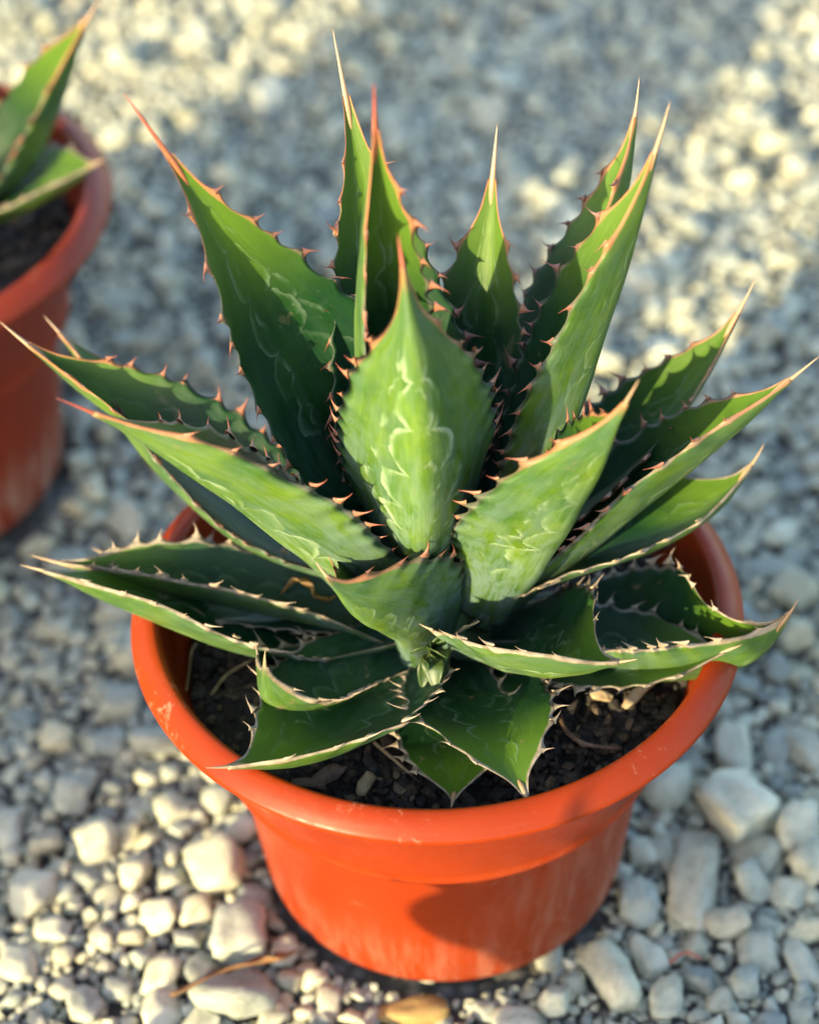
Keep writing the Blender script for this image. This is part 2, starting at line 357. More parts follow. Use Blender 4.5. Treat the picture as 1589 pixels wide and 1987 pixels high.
# some lie on top of the others
for _ in range(900):
    x, y = g1.uniform(-.5, .6), g1.uniform(-.3, 1.6); r = g1.uniform(.0035, .0095)
    if in_pot(x, y, r*1.6) or min((abs(x-s[0])+abs(y-s[1])) for s in stones[:len(KNOWN)]) < .03: continue
    sz = r*.75; stones.append((x, y, GZ+.013+sz*.4, r*g1.uniform(.8, 1.3), r*g1.uniform(.8, 1.2), sz, int(g1.integers(NVAR)), rand_rot(g1, .4), tint_of(g1)))
# a bed of small stones under the pots
for (a, b, c) in list(POTS_XY):
    for _ in range(60):
        q, w_ = g1.uniform(0, 6.283), c*.9*math.sqrt(g1.uniform()); r = .0055
        stones.append((a+q*0+w_*math.cos(q), b+w_*math.sin(q), GZ+.0048, r*1.2, r, .0048, int(g1.integers(NVAR)), rand_rot(g1, .1), tint_of(g1)))
SA = np.array([[s[0], s[1], s[2], s[3], s[4], s[5]] for s in stones])
PR = project(SA[:, :3]); inview = (PR[:, 0] > 0) & (PR[:, 0] < PW) & (PR[:, 1] > 0) & (PR[:, 1] < PH)
size = SA[:, 3]*SA[:, 4]/PR[:, 2]**2
# hidden behind the pots?
hid = np.zeros(len(SA), bool)
for (a, b, c) in POTS_XY[:2]:
    top = project(np.array([[a, b, .10]]))[0]; hid |= ((PR[:, 0]-top[0])**2+((PR[:, 1]-top[1])*1.05)**2 < (.105*FPX/top[2])**2) & (PR[:, 2] > top[2])
score = np.where(inview & ~hid, size, -1); order = np.argsort(-score); single = set(int(i) for i in order[:300])
for i in range(len(KNOWN)): 
    if i not in single and score[i] > 0: single.discard(int(order[299-i])); single.add(i)
rock_me = [mesh_np('stone', ROCK[3][i], ICO[3][1], M_STONE) for i in range(NVAR)]
for i in sorted(single):
    x, y, z, sx, sy, sz, va, R, tn = stones[i]
    A = R@np.diag((sx, sy, sz)); mw = Matrix(((*A[0], x), (*A[1], y), (*A[2], z), (0, 0, 0, 1)))
    o = link('stone', rock_me[va], GROUND, mw); o.color = (*map(float, tn), 1)
AV, AF, AC, AS = [], [], [], []; base = 0
for i, s in enumerate(stones):
    if i in single: continue
    x, y, z, sx, sy, sz, va, R, tn = s
    lv = 2 if (inview[i] and y < .40 and max(sx, sy) > .0052) else 1
    V = (ROCK[lv][va]*np.array((sx, sy, sz)))@R.T+np.array((x, y, z))
    AS.append(np.full(len(ICO[lv][1]), lv > 1)); AV.append(V); AF.append(ICO[lv][1]+base); AC.append(np.tile(np.array((*tn, 1)), (len(V), 1))); base += len(V)
AV = np.concatenate(AV); AF = np.concatenate(AF); AC = np.concatenate(AC)
gm = bpy.data.meshes.new('gravel'); gm.vertices.add(len(AV)); gm.vertices.foreach_set('co', AV.astype(np.float32).ravel())
gm.loops.add(len(AF)*3); gm.loops.foreach_set('vertex_index', AF.astype(np.int32).ravel())
gm.polygons.add(len(AF)); gm.polygons.foreach_set('loop_start', np.arange(0, len(AF)*3, 3, dtype=np.int32)); gm.polygons.foreach_set('loop_total', np.full(len(AF), 3, dtype=np.int32))
gm.polygons.foreach_set('use_smooth', np.concatenate(AS)); gm.update(calc_edges=True); gm.materials.append(M_GRAVEL); cattr(gm, 'tint', AC)
tag(link('gravel', gm), 'small loose grey and cream limestone gravel covering the ground', None, None, 'stuff')
print('stones', len(stones), 'gravel tris', len(AF))

# ------------------------------------------------------------------ pots
def lathe(prof, seg=128):
    n = len(prof); V = []; F = []
    for k in range(seg):
        a = 2*math.pi*k/seg
        V += [(r*math.cos(a), r*math.sin(a), z) for r, z in prof]
    for k in range(seg):
        k2 = (k+1) % seg
        F += [(k*n+i, k2*n+i, k2*n+i+1, k*n+i+1) for i in range(n-1)]
    return V, F
def smooth_prof(pts, sub=4):
    P = np.array(pts, float); out = []
    for i in range(len(P)-1):
        p0 = P[max(i-1, 0)]; p1 = P[i]; p2 = P[i+1]; p3 = P[min(i+2, len(P)-1)]
        for s in np.linspace(0, 1, sub, endpoint=False):
            out.append(.5*(2*p1+(p2-p0)*s+(2*p0-5*p1+4*p2-p3)*s*s+(3*p1-p0-3*p2+p3)*s**3))
    out.append(P[-1]); return [tuple(map(float, p)) for p in out]
BODY = [(.0, .006), (.063, .006), (.0675, .0012), (.0710, .0), (.0748, .0010), (.0772, .0040), (.0784, .009)] + [(.0784+(.0870-.0784)*k, .009+(.0866-.009)*k) for k in (.2, .4, .6, .8, .97, 1)] + \
       [(.0870, .0874), (.0874, .0880), (.0915, .0882), (.0930, .0886), (.0936, .0897), (.0935, .0912), (.0930, .0925), (.0933, .0940), (.0950, .1020), (.0990, .1130), (.1030, .1235), (.1062, .1315), (.1074, .1350)]
RIM = [(.1074, .1350), (.1090, .1372)] + smooth_prof([(.1090, .1372), (.1125, .1392), (.1165, .1412), (.1182, .1428), (.1187, .1440)], 3) + \
      smooth_prof([(.1190, .1446), (.1199, .1450), (.1202, .1459), (.1199, .1472), (.1188, .1486), (.1165, .1509), (.1140, .1526), (.1115, .1534), (.1098, .1530), (.1086, .1514), (.1078, .1485), (.1070, .1440)], 3) + \
      [(.1030, .130), (.0972, .115), (.0920, .102), (.0862, .088), (.0755, .012), (.0, .012)]
ME_BODY = mesh_np('pot_body', *lathe(BODY), M_POT); ME_RIM = mesh_np('pot_rim', *lathe(RIM), M_POT)
ME_BODY2 = mesh_np('pot_body', *lathe(BODY), M_POT_DUSTY); ME_RIM2 = mesh_np('pot_rim', *lathe(RIM), M_POT_DUSTY)
def make_pot(xy, scale, rz, label, tilt=(0, 0), dusty=False):
    e = bpy.data.objects.new('plant_pot', None); COL.objects.link(e)
    e.location = (xy[0], xy[1], 0); e.scale = (scale,)*3; e.rotation_euler = (tilt[0], tilt[1], rz)
    link('pot_body', ME_BODY2 if dusty else ME_BODY, e); link('pot_rim', ME_RIM2 if dusty else ME_RIM, e)
    return tag(e, label, 'pot', 'orange plastic plant pots')
def soil_mesh():
    rings, seg = 34, 96; V = [(0, 0, .004)]; F = []; r_ = np.random.default_rng(3); ph = r_.uniform(0, 6.28, 14); kx = r_.normal(0, 90, 14); ky = r_.normal(0, 90, 14)
    for i in range(1, rings+1):
        r = .1012*i/rings
        for k in range(seg):
            a = 2*math.pi*k/seg; x, y = r*math.cos(a), r*math.sin(a)
            z = .006*math.exp(-(r/.05)**2)+sum(math.sin(kx[j]*x+ky[j]*y+ph[j]) for j in range(14))*.0006-.004*(r/.105)**4
            V.append((x, y, z))
    F += [(0, 1+k, 1+(k+1) % seg) for k in range(seg)]
    for i in range(rings-1):
        a, b = 1+i*seg, 1+(i+1)*seg
        F += [(a+k, b+k, b+(k+1) % seg, a+(k+1) % seg) for k in range(seg)]
    return mesh_np('potting_soil', V, F, M_SOIL)
ME_SOIL = soil_mesh()
def crumbs_mesh():
    r_ = np.random.default_rng(8); AV, AF, AC = [], [], []; b = 0
    pal = [(.018, .014, .010), (.030, .022, .014), (.055, .038, .022), (.010, .009, .008), (.09, .062, .034), (.17, .125, .075), (.030, .030, .026), (.36, .34, .30)]
    wts = np.array([.26, .22, .16, .16, .09, .04, .05, .02]); wts /= wts.sum()
    for _ in range(3400):
        a = r_.uniform(0, 6.283); r = .0985*math.sqrt(r_.uniform(.03, 1)); c = pal[r_.choice(len(pal), p=wts)]
        s = r_.uniform(.0009, .0028)*(1.5 if r_.uniform() < .12 else 1); el = r_.uniform(.6, 2.4)
        if c[0] > .3: s = min(s, .0014); el = 1
        V = ROCK[1][r_.integers(NVAR)]*np.array((s*el, s, s*r_.uniform(.4, .9))); V = V@rand_rot(r_, .5).T+np.array((r*math.cos(a), r*math.sin(a), .006*math.exp(-(r/.05)**2)-.004*(r/.105)**4+r_.uniform(-.0004, .0022)))
        AV.append(V); AF.append(ICO[1][1]+b); AC.append(np.tile((*c, 1), (len(V), 1))); b += len(V)
    me = mesh_np('soil_crumbs', np.concatenate(AV), np.concatenate(AF), M_BITS, False); cattr(me, 'tint', np.concatenate(AC)); return me
ME_CRUMB = crumbs_mesh()
SOIL_Z = .128
def make_soil(xy, s, rz, label):
    o = link('potting_soil', ME_SOIL); o.location = (xy[0], xy[1], SOIL_Z*s); o.scale = (s,)*3; o.rotation_euler.z = rz
    tag(o, label, 'soil'); c = link('soil_crumbs', ME_CRUMB, o); c['kind'] = 'stuff'; return o

# ------------------------------------------------------------------ agave
LEAF_SHAPES = {
    'A': (165, [-0.0003, 0.0112, 0.1782, -0.0538, 0.0232, 0.2447, -0.0512, 0.0106, 0.2875, -0.0974, 0.0233, 0.367, 0.0322, 0.5575, -0.545, -0.1506, 0.4473, -0.0215]),
    'B': (110, [-0.0036, 0.0084, 0.1654, -0.0165, 0.0338, 0.2268, -0.0162, 0.0415, 0.2859, -0.0285, 0.0745, 0.3594, 0.0311, 0.5545, 0.0139, 0.0598, 0.4479, 0.0305]),
    'C': (190, [-0.0036, -0.0004, 0.1884, -0.0365, -0.0051, 0.2517, -0.0148, -0.0085, 0.3082, -0.0142, -0.0043, 0.3827, 0.0217, 0.87, -0.6557, -0.5961, 0.8613, -0.086]),
    'D': (268, [-0.0047, -0.0126, 0.1704, -0.0048, -0.0376, 0.2249, -0.0006, -0.0624, 0.2781, -0.0087, -0.0343, 0.3452, 0.0389, 0.828, 0.0786, 0.012, 0.8407, -0.0501]),
    'E': (72, [0.0037, 0.0089, 0.165, 0.0197, 0.0378, 0.2088, 0.022, 0.053, 0.2567, 0.0297, 0.079, 0.315, 0.0232, 0.6345, -0.0115, -0.0589, 0.4005, 0.035]),
    'G': (42, [0.0092, 0.0067, 0.166, 0.0384, 0.0335, 0.2176, 0.076, 0.0593, 0.2604, 0.0818, 0.0826, 0.3297, 0.0242, 0.9016, -0.3123, -0.4177, 0.5354, 0.0181]),
    'H': (12, [0.029, -0.0013, 0.1667, 0.0499, 0.0137, 0.2323, 0.0658, 0.0097, 0.279, 0.0842, 0.0212, 0.3563, 0.0234, 0.7928, -0.3671, 0.2876, 0.9619, -0.0857]),
    'I': (22, [0.0106, 0.0043, 0.1477, 0.0499, 0.0197, 0.1833, 0.0993, 0.0341, 0.1979, 0.126, 0.0567, 0.2562, 0.0256, 0.828, -0.0551, -0.1848, 0.4375, 0.0058]),
    'J': (0, [0.0199, -0.0059, 0.1417, 0.0641, 0.0044, 0.1833, 0.0893, -0.0081, 0.2161, 0.1404, 0.0025, 0.26, 0.0247, 0.9224, -0.1115, -0.2387, 0.5196, 0.0471]),
    'K': (318, [0.0215, -0.011, 0.1505, 0.0421, -0.0248, 0.203, 0.0445, -0.053, 0.2405, 0.0672, -0.058, 0.3012, 0.0316, 0.8928, -0.1416, 0.1621, 0.8125, -0.0322]),
    'L': (2, [0.0139, -0.0017, 0.1426, 0.0432, 0.0055, 0.1786, 0.1055, -0.0031, 0.1675, 0.1275, 0.0187, 0.2062, 0.0268, 0.8678, -0.0623, -0.1621, 0.3764, 0.0487]),
    'M': (345, [0.0251, -0.0068, 0.1328, 0.0694, -0.0206, 0.1399, 0.1142, -0.0404, 0.1174, 0.1323, -0.0434, 0.1841, 0.0369, 0.9738, -0.3583, 0.5556, 0.3541, 1.0483]),
    'N': (336, [0.016, -0.0081, 0.1329, 0.0466, -0.0201, 0.1456, 0.0827, -0.0398, 0.1392, 0.113, -0.045, 0.1626, 0.0227, 0.9831, -0.0227, -0.0245, 0.1782, 0.005]),
    'O': (312, [0.0151, -0.0156, 0.1356, 0.032, -0.0321, 0.1567, 0.0311, -0.0664, 0.1716, 0.0703, -0.0704, 0.1837, 0.0342, 0.8681, -0.2656, 0.0892, 0.5151, 0.0565]),
    'P': (248, [-0.0084, -0.0263, 0.1347, -0.0092, -0.0212, 0.1751, -0.0211, -0.0694, 0.1905, -0.0422, -0.0593, 0.2279, 0.0305, 0.8616, 0.1375, 0.0473, 0.8881, 0.004]),
    'Q': (205, [-0.0144, -0.0081, 0.1486, -0.045, -0.0232, 0.1972, -0.0666, -0.0352, 0.2514, -0.1242, -0.0429, 0.2919, 0.0304, 0.8048, 0.1809, 0.1627, 0.5632, -0.0284]),
    'R': (164, [-0.0267, -0.0041, 0.1518, -0.0735, 0.029, 0.1996, -0.1109, 0.0322, 0.2086, -0.1625, 0.0603, 0.2491, 0.0217, 0.97, -0.1743, 0.1634, 0.5524, 0.3361]),
    'S': (160, [-0.0144, 0.01, 0.1545, -0.0879, 0.0265, 0.1534, -0.1081, 0.0455, 0.203, -0.1501, 0.0829, 0.2345, 0.03, 0.9919, 0.153, 0.2753, 0.3677, 0.0444]),
    'T': (181, [-0.0189, -0.0091, 0.1337, -0.0659, 0.003, 0.1541, -0.1044, -0.0028, 0.1614, -0.1576, 0.0125, 0.1707, 0.0191, 0.9311, -0.0349, 0.1045, 0.7864, 0.223]),
    'U': (192, [-0.0134, -0.0052, 0.1404, -0.0695, -0.0172, 0.1239, -0.1043, -0.02, 0.1773, -0.1593, 0.0003, 0.177, 0.0275, 0.9798, 0.1464, 0.3325, 0.3271, 0.0465]),
    'V': (172, [-0.0137, 0.0015, 0.1359, -0.0558, 0.0077, 0.1412, -0.0982, 0.0133, 0.1432, -0.1377, 0.033, 0.1547, 0.0217, 0.9865, 0.0136, 0.0219, 0.3139, -0.0005]),
    'X': (222, [-0.0032, -0.0203, 0.1371, -0.0488, -0.0256, 0.1315, -0.0695, -0.0576, 0.133, -0.0628, -0.0615, 0.1873, 0.022, 1.1222, 0.1455, -0.1565, 0.5522, -0.0275]),
    'Y': (238, [-0.0088, -0.0138, 0.1379, -0.03, -0.0453, 0.1442, -0.04, -0.0848, 0.1497, -0.085, -0.0945, 0.1629, 0.0329, 0.8545, 0.0532, 0.1816, 0.3933, 0.026]),
    'Z': (290, [0.0049, -0.0158, 0.1378, 0.011, -0.0483, 0.1321, 0.0152, -0.0751, 0.1708, 0.0306, -0.1099, 0.1474, 0.0263, 0.9139, -0.1415, 0.0257, 0.2266, 0.0408]),
    'AA': (276, [0.0022, -0.0195, 0.1356, 0.0029, -0.0457, 0.144, 0.0069, -0.0747, 0.1336, 0.0013, -0.1017, 0.1438, 0.0202, 0.965, 0.0651, 0.0874, 0.2256, 0.0229]),
    'BG1': (2, [0.0142, 0.0008, 0.1503, 0.0967, 0.0001, 0.1307, 0.0957, -0.0002, 0.2041, 0.1295, -0.0065, 0.247, 0.0225, 0.8545, 0.286, -0.043, 0.7052, -0.057]),
    'BG2': (355, [0.0148, -0.0009, 0.1371, 0.0594, -0.0064, 0.1345, 0.0952, -0.0057, 0.1591, 0.1244, -0.0252, 0.1839, 0.0257, 1.0425, -0.0412, -0.0792, 0.4189, -0.0182]),
}

NTT = 121
TT = np.linspace(0, 1, NTT)
def shape_w(t, g): return np.interp(np.clip(t, 0, 1)**g, [0, .1, .2, .3, .4, .5, .6, .7, .78, .84, .89, .94, 1], [.60, .68, .80, .91, .98, 1, .95, .80, .58, .36, .155, .05, .0])
def frame(q, az):
    q = np.array(q); P0, P1, P2, P3 = q[0:3], q[3:6], q[6:9], q[9:12]; w, g, ro0, ro1, f0, f1 = q[12:18]
    t = TT[:, None]
    Mi = (1-t)**3*P0+3*(1-t)**2*t*P1+3*(1-t)*t*t*P2+t**3*P3
    T = 3*(1-t)**2*(P1-P0)+6*(1-t)*t*(P2-P1)+3*t*t*(P3-P2); T /= np.linalg.norm(T, axis=1, keepdims=True)
    a = rad(az); S = np.array([-math.sin(a), math.cos(a), 0]); S = S-T*(T@S)[:, None]; S /= np.linalg.norm(S, axis=1, keepdims=True)
    N = -np.cross(S, T); ref = np.array([-math.cos(a)*.5, -math.sin(a)*.5, .8]); N = N*np.sign((N*ref).sum(1).mean())
    ro = (ro0+ro1*TT)[:, None]; S2 = np.cos(ro)*S+np.sin(ro)*N; N2 = -np.sin(ro)*S+np.cos(ro)*N
    sw = shape_w(TT, g); k = np.ones(5)/5; sw = np.convolve(np.pad(sw, 2, mode='edge'), k, 'valid'); sw[-1] = 0
    return Mi, T, S2, N2, w*sw, f0+f1*TT
def tooth_mesh(name, hook, mat, slim=1.):
    """hooked horny tooth, unit tall along +Y, foot along X, bending along X and toward +Z"""
    rings, seg = 7, 8; V = []; F = []; S_ = []
    for i in range(rings):
        s = i/(rings-1); rx = (.36*(1-s)**3.6+.070*(1-s)+.010)*slim; rz = (.11*(1-s)**1.4+.010)
        cx = hook*(s**2.2)*.50; cz = .20*s*s; cy = s*1.0-.16*(1-s)
        for k in range(seg):
            a = 2*math.pi*k/seg; V.append((cx+rx*math.cos(a), cy, cz+rz*math.sin(a))); S_.append(s)
    for i in range(rings-1):
        for k in range(seg): F.append((i*seg+k, i*seg+(k+1) % seg, (i+1)*seg+(k+1) % seg, (i+1)*seg+k))
    F.append(tuple(range((rings-1)*seg, rings*seg)))
    me = mesh_np(name, V, F, mat); fattr(me, 'lt', S_); return me
TOOTH = {}
for mk, mm in (('rust', M_RUST), ('bone', M_BONE), ('dark', M_DARK)):
    TOOTH[mk] = [tooth_mesh('tooth', h, mm, sl) for h, sl in ((-1., 1), (-.4, .85), (.5, .9), (1., 1), (.0, .55))]
# look of each leaf: horny margin, bloom, tooth kind, spine material
OLD = set('M N O T U V X Y Z AA L BG2'.split())
LOOK = {k: (1.0 if k in OLD else .0, .5, 'bone' if k in OLD else 'rust', M_TAN) for k in LEAF_SHAPES}
for k in ('A', 'C'): LOOK[k] = (0., .35, 'rust', M_RED)
LOOK['D'] = (0., .55, 'rust', M_RED)
LOOK['B'] = (0., .2, 'rust', M_TAN); LOOK['G'] = (.1, .3, 'rust', M_TAN); LOOK['P'] = (.15, 1.2, 'rust', M_TAN); LOOK['K'] = (.1, .8, 'rust', M_TAN); LOOK['Q'] = (.15, .8, 'rust', M_RED)
LOOK['J'] = (.45, .5, 'rust', M_TAN); LOOK['I'] = (.35, .2, 'rust', M_TAN); LOOK['O'] = (1., .9, 'bone', M_TAN); LOOK['S'] = (.4, .4, 'dark', M_TAN)
IMPRINT = {'D': 1.8, 'K': 1.3, 'Q': 1.3, 'Z': 1.4, 'M': 1.4, 'O': 1.4, 'A': 1.2, 'P': .8, 'H': .5}
LABEL = {'A': 'broad upright leaf with a long red spine', 'C': 'rolled young leaf at the centre with red spine', 'D': 'upright leaf wrapped against the central bud', 'P': 'short leaf turned up toward the front showing its pale back'}
ORG = np.array((0, 0, SOIL_Z))
leaf_cache = {}
def leaf_data(key):
    if key in leaf_cache: return leaf_cache[key]
    az, q = LEAF_SHAPES[key]; Mi, T, S, N, w, fo = frame(q, az); Mi = Mi-ORG
    horny, glau, tk, spm = LOOK[key]; rg = np.random.default_rng(sum(map(ord, key))*7+3)
    seglen = np.linalg.norm(np.diff(Mi, axis=0), axis=1); s = np.concatenate([[0], np.cumsum(seglen)]); Lg = s[-1]
    t_end = TT[np.argmax((w < .0022) & (TT > .5))]                      # the spine takes over here
    # teeth along both margins
    teeth = []
    cus = {1: np.zeros(NTT), -1: np.zeros(NTT)}
    for sd in (1, -1):
        pos = .21*Lg*rg.uniform(.9, 1.1); stop = (t_end-.09)*Lg
        while pos < stop:
            f = pos/stop; sp = np.interp(f, [0, .3, .6, 1], [.0050, .0084, .0112, .0135])*(Lg/.19)**.35
            h = np.interp(f, [0, .2, .45, .8, 1], [.0018, .0034, .0054, .0054, .0036])*rg.uniform(.62, 1.25)
            t0 = np.interp(pos, s, TT); slim = f < .2
            teeth.append([t0, sd, h, 4 if slim else int(rg.integers(0, 4)), f])
            cus[sd] = np.maximum(cus[sd], np.exp(-np.abs(s-pos)/.0030)*(h/.0048)*(0.3 if slim else 1))
            pos += sp*rg.uniform(.66, 1.38)
    cw = .0046
    nv = 17; vs = np.sin(np.linspace(-1, 1, nv)*math.pi/2)
    vs = .55*vs+.45*np.linspace(-1, 1, nv)
    V, At, Av, Ae, Ai, Ac = [], [], [], [], [], []
    idx = [i for i in range(NTT) if TT[i] <= t_end+.02]
    ph = rg.uniform(0, 6.28, 4)
    for i in idx:
        th = (.16*w[i]+.0006)*np.interp(TT[i], [0, .15, .6, 1], [1.5, 1.15, .95, 1.3])
        rip = .05*np.sin(TT[i]*9+ph[0])+.03*np.sin(TT[i]*23+ph[1])
        for face in (1, 0):
            for v in (vs if face else vs[::-1]):
                if face == 0 and abs(v) > .999: continue
                sd = 1 if v > 0 else -1; a = abs(v); c_, s_ = math.cos(fo[i]), math.sin(fo[i])
                lift = a**1.45*s_ + rip*a*a*sd*.5
                p = Mi[i]+w[i]*(v*c_*S[i]+lift*N[i])
                O = sd*c_*S[i]+s_*N[i]
                p = p+O*cus[sd][i]*cw*min(1, w[i]/.006)*a**7
                p = p+N[i]*w[i]*.018*math.sin(TT[i]*17+v*4.1+ph[2])*math.sin(v*5+ph[3]+TT[i]*6)
                if face == 0: p = p-N[i]*(th*(1-a**2.4)**.75+min(.0006, .06*w[i]))
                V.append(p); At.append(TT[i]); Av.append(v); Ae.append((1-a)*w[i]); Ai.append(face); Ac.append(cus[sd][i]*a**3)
    n = nv+nv-2; F = []
    for j in range(len(idx)-1):
        for k in range(n): F.append((j*n+k, (j+1)*n+k, (j+1)*n+(k+1) % n, j*n+(k+1) % n))
    F.append(tuple(range(n))); F.append(tuple(range((len(idx)-1)*n, len(idx)*n))[::-1])
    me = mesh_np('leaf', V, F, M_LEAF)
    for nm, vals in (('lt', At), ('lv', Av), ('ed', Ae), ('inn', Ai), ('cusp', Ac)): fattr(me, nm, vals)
    bm = bmesh.new(); bm.from_mesh(me); bmesh.ops.recalc_face_normals(bm, faces=bm.faces); bm.to_mesh(me); bm.free()
    # terminal spine
    i0 = max(0, int(np.searchsorted(TT, t_end))-9); SV, SF, SL = [], [], []; seg = 10; m = NTT-i0
    for j in range(m):
        i = i0+j; u = j/(m-1); gr = min(1, u/.45); gr = gr*gr*(3-2*gr); r = (max(w[i0+9], .0014)*.60+.0003)*(1-u)**.8*(.12+.88*gr)+.00008
        ce = Mi[i]+N[i]*(w[i]*math.sin(fo[i])*.30*gr-.0015*(1-gr))*(1-u)
        for k in range(seg):
            a = 2*math.pi*k/seg; SV.append(ce+r*(math.cos(a)*S[i]*1.05+math.sin(a)*N[i]*.85)); SL.append(u)
    for j in range(m-1):
        for k in range(seg): SF.append((j*seg+k, (j+1)*seg+k, (j+1)*seg+(k+1) % seg, j*seg+(k+1) % seg))
    SF.append(tuple(range(seg))); SF.append(tuple(range((m-1)*seg, m*seg))[::-1])
    sme = mesh_np('terminal_spine', SV, SF, spm); fattr(sme, 'lt', SL)
    bm = bmesh.new(); bm.from_mesh(sme); bmesh.ops.recalc_face_normals(bm, faces=bm.faces); bm.to_mesh(sme); bm.free()
    # tooth placements
    tm = []
    for (t0, sd, h, var, f) in teeth:
        i = min(int(round(t0*(NTT-1))), NTT-2); c_, s_ = math.cos(fo[i]), math.sin(fo[i])
        O = sd*c_*S[i]+s_*N[i]; O = O/np.linalg.norm(O); Ed = Mi[i]+w[i]*(sd*c_*S[i]+s_*N[i])+O*cus[sd][i]*cw*.75*min(1, w[i]/.006)
        X = T[i]; Z = np.cross(X, O); Z = Z*np.sign(Z@N[i]); Z /= np.linalg.norm(Z)
        lean = rg.normal()*.3; O2 = O*math.cos(lean)+X*math.sin(lean); X2 = X*math.cos(lean)-O*math.sin(lean)
        A = np.stack([X2*h*(1 if f < .95 else .8), O2*h, Z*h], 1)
        tm.append((Matrix(((*A[0], Ed[0]), (*A[1], Ed[1]), (*A[2], Ed[2]), (0, 0, 0, 1))), tk if not (tk == 'rust' and sd*math.cos(rad(az)) > .3 and key in 'ABGH') else 'dark', var, h, Ed))
    leaf_cache[key] = (me, sme, tm); return leaf_cache[key]
def joined_teeth(tm, name):
    VV, FF, LL, MI, b = [], [], [], [], 0; mats = []
    for (mw, kind, var, h, e) in tm:
        me = TOOTH[kind][var]; mt = me.materials[0]
        if mt not in mats: mats.append(mt)
        VV += [mw@v.co for v in me.vertices]; FF += [tuple(i+b for i in p.vertices) for p in me.polygons]; MI += [mats.index(mt)]*len(me.polygons)
        LL += [d.value for d in me.attributes['lt'].data]; b += len(me.vertices)
    me = mesh_np(name, VV, FF, None); 
    for mt in mats: me.materials.append(mt)
    me.polygons.foreach_set('material_index', MI); fattr(me, 'lt', LL); return me
jt_cache = {}
def make_agave(loc, rz, scale, keys, label, singles=frozenset(), group='agaves in pots'):
    """singles: set of (leaf key, tooth index) that become objects of their own"""
    e = bpy.data.objects.new('agave', None); COL.objects.link(e); e.location = loc; e.rotation_euler.z = rz; e.scale = (scale,)*3
    tag(e, label, 'agave', group)
    for key in keys:
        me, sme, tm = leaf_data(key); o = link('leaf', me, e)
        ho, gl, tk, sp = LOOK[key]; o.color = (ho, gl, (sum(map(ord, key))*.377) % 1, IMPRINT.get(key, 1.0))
        if singles and key in LABEL: o['label'] = LABEL[key]
        link('terminal_spine', sme, o)
        rest = []
        for j, tmj in enumerate(tm):
            if (key, j) in singles: link('tooth', TOOTH[tmj[1]][tmj[2]], o, tmj[0])
            else: rest.append(tmj)
        if rest:
            ck = (key, len(rest))
            if ck not in jt_cache: jt_cache[ck] = joined_teeth(rest, 'small_teeth')
            s_ = link('small_teeth', jt_cache[ck], o); s_['kind'] = 'stuff'
    # short stem core that the leaves spring from
    V, F = lathe([(.0, .050), (.009, .046), (.015, .030), (.020, .012), (.024, .0), (.024, -.006), (.0, -.006)], 24)
    co_ = link('stem', mesh_np('stem', V, F, M_STEM), e)
    return e
M_STEM = mat_plain('agave_stem', (.10, .15, .05), (.06, .09, .03), 120)

make_pot((0, 0), 1.0, 0, 'glossy orange plastic pot standing whole on the gravel')
make_soil((0, 0), 1.0, 0, 'dark crumbly potting soil with bark bits around the agave with the red central spine')
KEYS = [k for k in LEAF_SHAPES if not k.startswith('BG')]
cand = []
for key in KEYS:
    for j, tmj in enumerate(leaf_data(key)[2]):
        pr = project((tmj[4]+ORG)[None])[0]
        vis = 0 < pr[0] < PW and 0 < pr[1] < PH
        cand.append((tmj[3]*FPX/pr[2]*(1 if vis else 0), key, j))
cand.sort(reverse=True)
SING = frozenset((k, j) for s_, k, j in cand[:300] if s_ > 10)
make_agave((0, 0, SOIL_Z), 0, 1.0, KEYS, 'green toothed agave with red central spine in the whole glossy orange pot', SING)

# ------------------------------------------------------------------ the neighbour behind
BP = (-.2815, .271)
make_pot(BP, 1.12, 1.3, 'dusty dark red pot behind, with a pale lime line round its foot', dusty=True)
make_soil(BP, 1.12, 2.0, 'dark soil in the dusty red pot behind, strewn with dry roots')
make_agave((BP[0], BP[1], SOIL_Z*1.12), 0, 1.12, ['BG1', 'BG2'] + [k for k in KEYS if 75 < LEAF_SHAPES[k][0] < 300 and k not in ('Z', 'AA')], 'dark green agave in the dusty red pot behind')

WHERE = ('the larger pot set in front of the whole one', 'the middle pot of the side row', 'the pot of the side row beside the dusty red one', 'the front pot of the side row')
for (a_, b_, rz_, sc_), nm in zip(NEIGHBOURS, WHERE):
    make_pot((a_, b_), sc_, rad(rz_*2), 'orange plastic pot: ' + nm)
    make_soil((a_, b_), sc_, rad(rz_), 'dark crumbly soil in ' + nm)
    make_agave((a_, b_, SOIL_Z*sc_), rad(rz_), sc_, KEYS if sc_ < 1.2 else list('TUVMNLOXYZSRQKJIHGEP'), 'toothed green agave in ' + nm)

# ------------------------------------------------------------------ small things
def tube(name, pts, rads, mat, seg=7, parent=None, sub=5):
    P = np.array(smooth_prof3(pts, sub)); R = np.interp(np.linspace(0, 1, len(P)), np.linspace(0, 1, len(rads)), rads); V, F = [], []
    for i in range(len(P)):
        t = P[min(i+1, len(P)-1)]-P[max(i-1, 0)]; t /= np.linalg.norm(t)+1e-9
        a = np.cross(t, (0, 0, 1.) if abs(t[2]) < .9 else (1., 0, 0)); a /= np.linalg.norm(a); b = np.cross(t, a)
        for k in range(seg):
            q = 2*math.pi*k/seg; V.append(P[i]+R[i]*(math.cos(q)*a+math.sin(q)*b))
    for i in range(len(P)-1):
        for k in range(seg): F.append((i*seg+k, i*seg+(k+1) % seg, (i+1)*seg+(k+1) % seg, (i+1)*seg+k))
    F.append(tuple(range(seg))[::-1]); F.append(tuple(range((len(P)-1)*seg, len(P)*seg)))
    return link(name, mesh_np(name, V, F, mat), parent)
